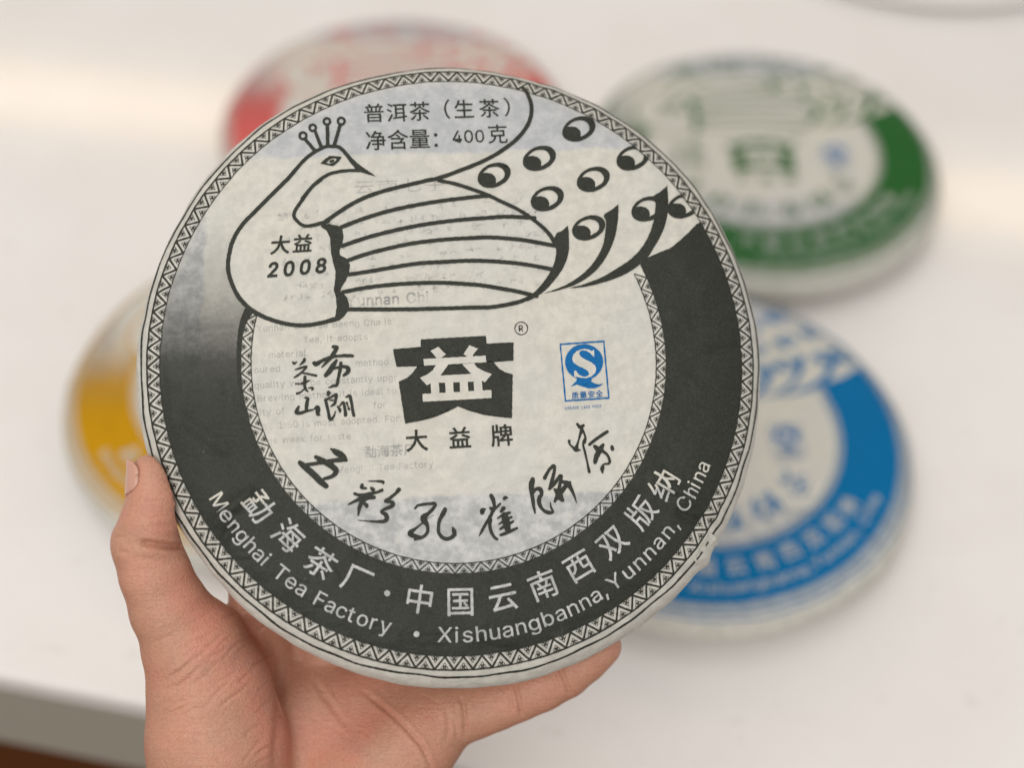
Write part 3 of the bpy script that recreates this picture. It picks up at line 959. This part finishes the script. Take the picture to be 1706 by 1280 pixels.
# a torn, puckered bit of paper on the rim
tv, tf = [], []
r1 = random.Random(8)
for i in range(9):
    a = math.radians(-33.6 - i * 0.75)
    for j, rr in enumerate((101.5, 104.2, 105.6 + r1.uniform(-.7, .9))):
        x, y = rr * math.cos(a), rr * math.sin(a)
        z = float(surf(np.array([x]), np.array([y]))[0]) if j == 0 else (-7.0 if j == 1 else -10.5)
        tv.append((x / 1000, y / 1000, (z + 0.35 + (0.6 * math.sin(i * 1.7) if j else 0.15 * math.sin(i * 1.7))) / 1000 + 0.028))
for i in range(8):
    for j in range(2):
        tf.append((i * 3 + j, i * 3 + j + 1, i * 3 + j + 4, i * 3 + j + 3))
flap = mesh_obj("torn_paper_flap", tv, tf, M_PAPER, cake)
sol = flap.modifiers.new("thick", 'SOLIDIFY')
sol.thickness = 0.00015


# ------------------------------------------------------------------ cakes lying on the table
def lay_cake(colour, x, y, turn, label):
    r = empty("tea_cake", Matrix.Translation((x, y, 0.0)) @ Matrix.Rotation(math.radians(turn), 4, 'Z'))
    for ch in cake.children:
        if ch.name.startswith(("sheet_print", "torn")):
            continue
        c = ch.copy()
        col.objects.link(c)
        c.parent = r
        c.matrix_parent_inverse = Matrix.Identity(4)
        c.matrix_basis = Matrix.Identity(4)
        src = ch.data.materials[0]
        new = M_INK[colour] if src == M_INK["black"] else M_BAND[colour] if src == M_BAND["black"] else None
        if new:
            c.material_slots[0].link = 'OBJECT'
            c.material_slots[0].material = new
    tag(r, label, "tea cake", "wrapped tea cakes lying on the white table")
    return r


lay_cake("red", -0.0715, 0.6650, -6, "round paper-wrapped tea cake with coral red printed band lying on the white table")
lay_cake("green", 0.1456, 0.6285, -4, "round paper-wrapped tea cake with dark green printed band lying on the white table")
lay_cake("blue", 0.0900, 0.4180, -4, "round paper-wrapped tea cake with bright blue printed band lying on the white table")
lay_cake("yellow", -0.1205, 0.4530, 2, "round paper-wrapped tea cake with golden yellow printed band lying on the white table")


# ------------------------------------------------------------------ table, floor, dish
def ray(px, py):
    d = CAM_M.to_3x3() @ Vector(((px - 853) / F_PX, (640 - py) / F_PX, -1))
    return d


def on_plane(px, py, z=0.0):
    d = ray(px, py)
    return Vector((0, 0, CAM_H)) + d * ((z - CAM_H) / d.z)


E0, E1 = on_plane(0, 1128), on_plane(775, 1280)
ed = (E1 - E0).normalized()
en = Vector((-ed.y, ed.x, 0))


def table_mat():
    N = NT("white_quartz")
    v = N.coords()
    a = N.step(N.noise(v, 9, 5, 0.6), 0.35, 0.7)
    b = N.step(N.noise(v, 75, 3, 0.6), 0.62, 0.74)
    c = N.mix(a, (0.82, 0.798, 0.783), (0.785, 0.758, 0.738))
    c = N.mix(N.math('MULTIPLY', b, 0.35), c, (0.62, 0.59, 0.56))
    c = N.mix(N.math('MULTIPLY', N.step(N.noise(v, 400, 2), .68, .76), 0.3), c, (0.45, 0.43, 0.41))
    N.l(c, N.b.inputs["Base Color"])
    N.b.inputs["Roughness"].default_value = 0.11
    N.l(N.bump(N.noise(v, 30, 2), 0.02, 0.002), N.b.inputs["Normal"])
    return N.m


def wood_mat():
    N = NT("brown_wood_floor")
    v = N.mapped(N.coords(), scale=(1, 12, 1))
    n = N.noise(v, 6, 6, 0.6, 0.4)
    N.l(N.mix(n, (0.085, 0.026, 0.006), (0.18, 0.058, 0.014)), N.b.inputs["Base Color"])
    N.b.inputs["Roughness"].default_value = 0.4
    return N.m


M_TABLE = table_mat()
mid = (E0 + E1) / 2
tbl = empty("table", Matrix.Translation((mid.x, mid.y, -0.9)) @ Matrix.Rotation(math.atan2(ed.y, ed.x), 4, 'Z'))
tag(tbl, "white speckled stone table with a thick front edge", "table")


def bev_box(name, x0, x1, y0, y1, z0, z1, bev, mat, parent):
    bm = bmesh.new()
    vs = [bm.verts.new(p) for p in ((x0, y0, z0), (x1, y0, z0), (x1, y1, z0), (x0, y1, z0), (x0, y0, z1), (x1, y0, z1), (x1, y1, z1), (x0, y1, z1))]
    for f in ((0, 3, 2, 1), (4, 5, 6, 7), (0, 1, 5, 4), (1, 2, 6, 5), (2, 3, 7, 6), (3, 0, 4, 7)):
        bm.faces.new([vs[i] for i in f])
    bmesh.ops.bevel(bm, geom=bm.edges[:], offset=bev, segments=3, affect='EDGES', profile=0.5)
    me = bpy.data.meshes.new(name)
    bm.to_mesh(me)
    bm.free()
    me.materials.append(mat)
    o = bpy.data.objects.new(name, me)
    col.objects.link(o)
    o.parent = parent
    return o


bev_box("table_top", -1.4, 1.4, 0, 1.5, 0.886, 0.9, 0.0025, M_TABLE, tbl)
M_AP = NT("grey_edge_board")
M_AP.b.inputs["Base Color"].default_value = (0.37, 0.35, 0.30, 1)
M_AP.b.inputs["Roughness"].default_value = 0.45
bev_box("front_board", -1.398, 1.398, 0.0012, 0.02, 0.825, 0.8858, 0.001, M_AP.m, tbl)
for x in (-1.3, 1.3):
    bev_box("leg", x - .05, x + .05, .25, 1.35, 0.0, 0.8335, 0.004, M_TABLE, tbl)

fl = mesh_obj("floor", [(-4, -3, -.9), (4, -3, -.9), (4, 6, -.9), (-4, 6, -.9)], [(0, 1, 2, 3)], wood_mat())
tag(fl, "dark reddish brown wooden floor", "floor", kind="structure")

# dish just entering the picture at the back
pc = on_plane(1600, 20)
M_D = NT("white_glaze")
M_D.b.inputs["Base Color"].default_value = (0.86, 0.85, 0.83, 1)
M_D.b.inputs["Roughness"].default_value = 0.2
pr = [(0.0, .004), (.10, .004), (.115, .006), (.150, .020), (.156, .023), (.158, .0225), (.157, .020), (.125, .003), (.10, .0), (0, .0)]
vv, ff = [], []
ns = 64
for r, z in pr:
    for k in range(ns):
        a = 2 * math.pi * k / ns
        vv.append((max(r, .0005) * math.cos(a), max(r, .0005) * math.sin(a), z * .4))
for i in range(len(pr) - 1):
    for k in range(ns):
        j = (k + 1) % ns
        ff.append((i * ns + k, (i + 1) * ns + k, (i + 1) * ns + j, i * ns + j))
dish = mesh_obj("dish", vv, ff, M_D.m, None, True)
dish.location = (pc.x, pc.y + .152, 0)
tag(dish, "white round dish at the back of the table, beyond the green tea cake", "dish")


# ------------------------------------------------------------------ the hand: one continuous skin
def H(px, py, D):
    return np.array([(px - 853) / F_PX * D, (640 - py) / F_PX * D, -D])


def behind(px, py, off):
    d = np.array([(px - 853) / F_PX, (640 - py) / F_PX, -1.0])
    t = ((C0 - AN * (0.028 + off / 1000)) @ AN) / (d @ AN)
    return t * 1000


GR = 0.9
lo, hi = np.array([-150., -236., -530.]), np.array([46., -8., -424.])
nx, ny, nz = [int(math.ceil(q)) + 1 for q in (hi - lo) / GR]
FLD = np.full((nx, ny, nz), 40.0, np.float32)


def cone(a, ra, b, rb, k):
    mn, mx = np.minimum(a, b) - max(ra, rb) - 22, np.maximum(a, b) + max(ra, rb) + 22
    i0 = np.clip(((mn - lo) / GR).astype(int), 0, [nx, ny, nz])
    i1 = np.clip(((mx - lo) / GR).astype(int) + 1, 0, [nx, ny, nz])
    if np.any(i1 <= i0):
        return
    X = [(lo[d] + GR * np.arange(i0[d], i1[d])).astype(np.float32) for d in range(3)]
    px, py, pz = X[0][:, None, None] - a[0], X[1][None, :, None] - a[1], X[2][None, None, :] - a[2]
    ba = (b - a).astype(np.float32)
    t = np.clip((px * ba[0] + py * ba[1] + pz * ba[2]) / max(float(ba @ ba), 1e-6), 0, 1)
    t = t * t * (3 - 2 * t) * .35 + t * .65
    d = np.sqrt((px - t * ba[0]) ** 2 + (py - t * ba[1]) ** 2 + (pz - t * ba[2]) ** 2) - (ra + (rb - ra) * t)
    S = FLD[i0[0]:i1[0], i0[1]:i1[1], i0[2]:i1[2]]
    h = np.clip(k - np.abs(S - d), 0, None) / k
    S[...] = np.minimum(S, d) - h * h * k / 4


def chain(pts, k):
    for p, q in zip(pts[:-1], pts[1:]):
        cone(H(*p[:3]), p[3], H(*q[:3]), q[3], k)


# palm, wrist and forearm
chain([(349, 1150, 463, 20.2), (361, 1235, 465, 22), (370, 1330, 470, 23), (420, 1480, 474, 24)], 7)
chain([(430, 1330, 490, 18), (446, 1180, 494, 14.5), (452, 1085, 497, 10.0)], 9)
chain([(520, 1330, 492, 18), (530, 1180, 496, 14), (540, 1085, 499, 10.5)], 9)
chain([(600, 1330, 490, 17), (610, 1200, 494, 14), (650, 1120, 496, 10.5)], 9)
chain([(634, 1330, 480, 19), (646, 1275, 480, 17), (698, 1222, 480, 14), (750, 1190, 479, 10.6)], 9)
chain([(560, 1180, 490, 13.5), (690, 1160, 489, 11.5)], 9)
chain([(500, 1200, 491, 14), (570, 1270, 486, 16)], 9)
chain([(420, 1480, 474, 24), (440, 1800, 462, 27)], 8)
chain([(560, 1480, 480, 23), (560, 1800, 468, 27)], 8)
chain([(600, 1330, 484, 20), (560, 1480, 480, 23)], 8)
chain([(500, 1380, 486, 22), (490, 1800, 464, 27)], 8)
# thumb
chain([(349, 1150, 463, 20.2), (324, 1080, 459, 16.8), (283, 1016, 454, 12.5), (259, 958, 451, 11.1), (248, 924, 450, 10.8)], 3)
chain([(241, 903, 449, 10.9), (252, 866, 447, 9.3), (258, 832, 446, 8.5), (255, 800, 446, 7.0), (251, 789, 446, 6.3)], 2.5)
# web of the thumb
chain([(345, 1080, 470, 11), (430, 1096, 488, 9)], 8)
# fingers behind the cake
for base, pts in (((450, 1085, 497, 10.0), ((431, 985, 9.4), (448, 880, 9.0), (462, 800, 8.2), (472, 745, 7.0))),
                  ((540, 1085, 499, 10.5), ((548, 960, 9.6), (560, 840, 9.2), (572, 750, 8.4), (580, 690, 7.2))),
                  ((650, 1120, 496, 10.5), ((664, 1000, 9.2), (682, 890, 8.8), (697, 810, 8.0), (706, 755, 6.8)))):
    pp = [base] + [(x, y, behind(x, y, r + 0.2), r) for x, y, r in pts]
    chain(pp, 4)
# little finger along the lower rim
chain([(750, 1190, 479, 10.6), (788, 1183, 478, 9.7), (826, 1170, 477, 9.3), (864, 1157, 476, 8.7), (902, 1141, 475, 8.7), (942, 1122, 474, 8.1), (975, 1100, 472, 7.2), (1001, 1082, 471, 5.9), (1009, 1077, 471, 5.3)], 3)

# the cake presses into the flesh
X = np.stack(np.meshgrid(*[(lo[d] + GR * np.arange(n)).astype(np.float32) for d, n in enumerate((nx, ny, nz))], indexing='ij'), -1)
q = X - (C0 * 1000).astype(np.float32)
bx, by, bz = q @ AX.astype(np.float32) - BODY_OFF[0], q @ AY.astype(np.float32) - BODY_OFF[1], q @ AN.astype(np.float32)
dr, dz = np.hypot(bx, by) - 90.0, np.abs(bz + 14) - 1.0
dcake = np.hypot(np.maximum(dr, 0) * (13 / 15), np.maximum(dz, 0)) + np.minimum(np.maximum(dr, dz), 0) - 12.9
kk = 1.5
h_ = np.clip(kk - np.abs(FLD + dcake), 0, None) / kk
FLD = np.maximum(FLD, -dcake) + h_ * h_ * kk / 4
del X, q, bx, by, bz, dr, dz, dcake, h_
FLD[0], FLD[-1], FLD[:, 0], FLD[:, -1], FLD[:, :, 0], FLD[:, :, -1] = (5,) * 6


def surface_nets(F, org, g):
    s = F < 0
    n = np.array(F.shape)
    corners = [(i, j, k) for i in (0, 1) for j in (0, 1) for k in (0, 1)]
    cs = sum(s[i:n[0] - 1 + i, j:n[1] - 1 + j, k:n[2] - 1 + k].astype(np.int8) for i, j, k in corners)
    idx = np.argwhere((cs > 0) & (cs < 8))
    ids = np.full(tuple(n - 1), -1, np.int64)
    ids[tuple(idx.T)] = np.arange(len(idx))
    acc, cnt = np.zeros((len(idx), 3)), np.zeros(len(idx))
    for c in corners:
        for ax in range(3):
            if c[ax]:
                continue
            c2 = list(c)
            c2[ax] = 1
            a = F[tuple((idx + c).T)]
            b = F[tuple((idx + c2).T)]
            m = (a < 0) != (b < 0)
            t = np.where(m, a / np.where(m, a - b, 1), 0)
            p = np.array(c, float)[None].repeat(len(idx), 0)
            p[:, ax] += t
            acc[m] += p[m]
            cnt[m] += 1
    V = org + g * (idx + acc / cnt[:, None])
    faces = []
    for ax in range(3):
        o1, o2 = [(1, 2), (2, 0), (0, 1)][ax]
        sl0, sl1 = [slice(None)] * 3, [slice(None)] * 3
        sl0[ax], sl1[ax] = slice(0, -1), slice(1, None)
        d = s[tuple(sl0)].astype(np.int8) - s[tuple(sl1)].astype(np.int8)
        e = np.argwhere(d != 0)
        e = e[(e[:, o1] > 0) & (e[:, o2] > 0) & (e[:, o1] < n[o1] - 1) & (e[:, o2] < n[o2] - 1)]
        sg = d[tuple(e.T)]
        u1, u2 = np.zeros(3, int), np.zeros(3, int)
        u1[o1], u2[o2] = 1, 1
        A, B, Cc, D = (ids[tuple((e - u1 - u2).T)], ids[tuple((e - u2).T)], ids[tuple(e.T)], ids[tuple((e - u1).T)])
        Q = np.stack([A, B, Cc, D], 1)
        Q[sg < 0] = Q[sg < 0][:, ::-1]
        faces.append(Q)
    return V, np.concatenate(faces)


HV, HF = surface_nets(FLD, lo, GR)
del FLD


def relax(V, F, it, w):
    e = np.concatenate([F[:, [0, 1]], F[:, [1, 2]], F[:, [2, 3]], F[:, [3, 0]]])
    e = np.concatenate([e, e[:, ::-1]])
    cnt = np.bincount(e[:, 0], minlength=len(V))[:, None]
    for _ in range(it):
        m = np.stack([np.bincount(e[:, 0], V[e[:, 1], d], len(V)) for d in range(3)], 1) / cnt
        V = V + w * (m - V)
    return V


HV = relax(HV, HF, 6, 0.5)


def split(V, F):
    """every quad into four"""
    n = len(V)
    e = np.stack([F, np.roll(F, -1, 1)], 2).reshape(-1, 2)
    e.sort(axis=1)
    u, inv = np.unique(e[:, 0] * n + e[:, 1], return_inverse=True)
    M = (V[u // n] + V[u % n]) / 2
    inv = inv.reshape(-1, 4) + n
    c = np.arange(len(F)) + n + len(u)
    W = np.vstack([V, M, V[F].mean(1)])
    Q = [np.stack([F[:, k], inv[:, k], c, inv[:, k - 1]], 1) for k in range(4)]
    return W, np.concatenate(Q)


HV, HF = split(HV, HF)
HV = relax(HV, HF, 3, 0.5)


def normals(V, F):
    fn = np.cross(V[F[:, 2]] - V[F[:, 0]], V[F[:, 3]] - V[F[:, 1]])
    N = np.zeros_like(V)
    for c in range(4):
        for d in range(3):
            N[:, d] += np.bincount(F[:, c], fn[:, d], len(V))
    return N / np.maximum(np.linalg.norm(N, axis=1), 1e-9)[:, None]


# creases of palm and finger joints, laid along the skin
HN = normals(HV, HF)
U = 853 + F_PX * HV[:, 0] / -HV[:, 2]
Vp = 640 - F_PX * HV[:, 1] / -HV[:, 2]
LINES = [  # points, depth mm, half width px
    ([(232, 905), (255, 908), (280, 911), (310, 911)], 1.7, 5), ([(215, 930), (260, 934), (300, 940)], .25, 5), ([(196, 918), (215, 925)], .3, 4),
    ([(245, 838), (275, 834), (296, 838)], .18, 4), ([(240, 876), (270, 878), (296, 872)], .15, 4), ([(190, 897), (210, 896)], .25, 3),
    ([(465, 1090), (467, 1150), (464, 1210), (456, 1290)], .8, 7), ([(420, 1030), (445, 1055), (463, 1095)], .5, 7),
    ([(600, 1148), (635, 1177), (667, 1205), (692, 1232), (705, 1248), (722, 1290)], .8, 3.8), ([(520, 1130), (555, 1180), (580, 1215)], .4, 4.5),
    ([(768, 1160), (774, 1190), (776, 1225)], .8, 3.6), ([(742, 1175), (748, 1210), (742, 1240)], .3, 4), ([(758, 1200), (762, 1232)], .25, 3),
    ([(856, 1136), (864, 1165), (870, 1198)], .8, 3.6), ([(850, 1150), (853, 1185)], .4, 3),
    ([(930, 1108), (941, 1135), (952, 1160)], .75, 3.6), ([(922, 1120), (932, 1152)], .35, 3)]
rl = random.Random(12)
for i in range(60):     # fine slanting lines over the ball of the thumb
    x, y = rl.uniform(245, 430), rl.uniform(1015, 1275)
    L = rl.uniform(25, 80)
    a = math.radians(rl.gauss(-38 if y > 1080 else -22, 7))
    LINES.append(([(x, y), (x + L * .5 * math.cos(a), y + L * .5 * math.sin(a) + rl.uniform(-3, 3)), (x + L * math.cos(a), y + L * math.sin(a))], rl.uniform(.10, .28), rl.uniform(2.0, 3.4)))
for i in range(26):     # palm
    x, y = rl.uniform(480, 720), rl.uniform(1120, 1275)
    L = rl.uniform(20, 60)
    a = math.radians(rl.choice((55, 35, -30, 80)) + rl.gauss(0, 8))
    LINES.append(([(x, y), (x + L * math.cos(a), y + L * math.sin(a))], rl.uniform(.06, .14), rl.uniform(2.4, 3.6)))
front = HN[:, 2] > -0.05
disp = np.zeros(len(HV))
for pts, dep, w in LINES:
    P2 = catmull(np.array(pts, float), 4)
    lx0, ly0, lx1, ly1 = P2[:, 0].min() - 4 * w, P2[:, 1].min() - 4 * w, P2[:, 0].max() + 4 * w, P2[:, 1].max() + 4 * w
    sel = np.where(front & (U > lx0) & (U < lx1) & (Vp > ly0) & (Vp < ly1))[0]
    if not len(sel):
        continue
    best = np.full(len(sel), 1e9)
    tb = np.zeros(len(sel))
    for i in range(len(P2) - 1):
        a, b = P2[i], P2[i + 1]
        dx, dy = b - a
        t = np.clip(((U[sel] - a[0]) * dx + (Vp[sel] - a[1]) * dy) / (dx * dx + dy * dy + 1e-9), 0, 1)
        dd = np.hypot(U[sel] - a[0] - t * dx, Vp[sel] - a[1] - t * dy)
        m = dd < best
        best[m] = dd[m]
        tb[m] = (i + t[m]) / (len(P2) - 1)
    fade = np.clip(np.minimum(tb, 1 - tb) * 5 + .15, 0, 1)
    disp[sel] += dep * fade * (np.exp(-(best / w) ** 2) - 0.25 * np.exp(-((best - 2.2 * w) / w) ** 2))
HV = HV - HN * disp[:, None]
HV = relax(HV, HF, 1, 0.15)


def skin_mat():
    N = NT("skin")
    v = N.coords()
    a = N.step(N.noise(v, 48, 4, 0.6), 0.32, 0.68)
    b = N.step(N.noise(v, 210, 5, 0.7), 0.35, 0.7)
    c = N.mix(a, (0.50, 0.245, 0.165), (0.59, 0.275, 0.19))
    c = N.mix(N.math('MULTIPLY', b, 0.45), c, (0.55, 0.31, 0.20))
    c = N.mix(N.math('MULTIPLY', N.step(N.noise(v, 24, 2), .48, .72), 0.5), c, (0.60, 0.215, 0.155))
    c = N.mix(N.math('MULTIPLY', N.step(N.noise(v, 30, 3, .5, 1.2), .58, .72), 0.28), c, (0.40, 0.235, 0.19))
    c = N.mix(N.math('MULTIPLY', N.step(N.noise(v, 900, 3, .7), .46, .70), 0.36), c, (0.35, 0.15, 0.09))
    c = N.mix(N.math('MULTIPLY', N.step(N.noise(v, 1500, 2, .6), .60, .72), 0.30), c, (0.74, 0.45, 0.31))
    N.l(c, N.b.inputs["Base Color"])
    r = N.n("ShaderNodeMapRange")
    r.inputs[3].default_value, r.inputs[4].default_value = 0.36, 0.56
    N.l(N.noise(v, 300, 4, 0.7), r.inputs[0])
    N.l(r.outputs[0], N.b.inputs["Roughness"])
    N.b.inputs["Specular IOR Level"].default_value = 0.5
    N.b.inputs["Subsurface Weight"].default_value = 0.12
    N.b.inputs["Subsurface Radius"].default_value = (1.0, 0.35, 0.2)
    N.b.inputs["Subsurface Scale"].default_value = 0.0022
    st = N.mapped(v, rot=(0, 0, math.radians(-40)), scale=(110, 760, 380))
    ridg = N.noise(st, 1.0, 5, 0.68, 0.7)
    st2 = N.mapped(v, rot=(0, 0, math.radians(35)), scale=(160, 800, 380))
    ridg2 = N.noise(st2, 1.0, 4, 0.65, 0.7)
    vor = N.n("ShaderNodeTexVoronoi", feature='DISTANCE_TO_EDGE')
    vor.inputs["Scale"].default_value = 780
    N.l(v, vor.inputs["Vector"])
    cell = N.step(vor.outputs["Distance"], 0.0, 0.3)
    h = N.math('ADD', ridg, N.math('MULTIPLY', ridg2, 0.6))
    h = N.math('ADD', h, N.math('MULTIPLY', cell, 0.25))
    h = N.math('ADD', h, N.math('MULTIPLY', N.noise(v, 1900, 2), 0.35))
    N.l(N.bump(h, 0.6, 0.0005), N.b.inputs["Normal"])
    return N.m


HAND_O = np.array([-0.075, -0.15, -0.48])
hand = empty("hand", CAM_M @ Matrix.Translation(Vector(HAND_O)))
tag(hand, "left hand holding up the black-printed tea cake, thumb on its rim", "hand")
skin = mesh_obj("skin", HV / 1000 - HAND_O, HF.tolist(), skin_mat(), hand, True)

# thumb nail, on the side turned away from the cake
NM = NT("nail")
NM.b.inputs["Base Color"].default_value = (0.57, 0.31, 0.23, 1)
NM.b.inputs["Roughness"].default_value = 0.28
NM.b.inputs["Subsurface Weight"].default_value = 0.1
NM.b.inputs["Subsurface Scale"].default_value = 0.002
ax0, ax1 = H(254, 845, 446), H(248, 764, 446)
axd = (ax1 - ax0) / np.linalg.norm(ax1 - ax0)
side = np.array([-0.90, 0.0, 0.36])
side -= axd * (side @ axd)
side /= np.linalg.norm(side)
oth = np.cross(axd, side)
nv, nf = [], []
NA, NB = 12, 10
for i in range(NA + 1):
    s = i / NA
    for j in range(NB + 1):
        u = j / NB * 2 - 1
        wdt = math.sqrt(max(0.05, 1 - (1 - min(s * 3.0, 1)) ** 2)) if s < .34 else 1.0
        wdt *= 1 - 0.35 * max(0, s - .8) / .2
        fi = u * math.radians(54) * wdt
        rad = 8.3 - 1.7 * s - 0.25 + 0.35 * s
        p = ax0 + (ax1 - ax0) * (0.28 + 0.74 * s - 0.05 * u * u * (1 if s > .5 else -1)) + rad * (side * math.cos(fi) + oth * math.sin(fi))
        nv.append(p / 1000 - HAND_O)
for i in range(NA):
    for j in range(NB):
        a = i * (NB + 1) + j
        nf.append((a, a + 1, a + NB + 2, a + NB + 1))
nail = mesh_obj("thumb_nail", nv, nf, NM.m, hand, True)
so = nail.modifiers.new("thick", 'SOLIDIFY')
so.thickness = 0.0006
so.offset = 0
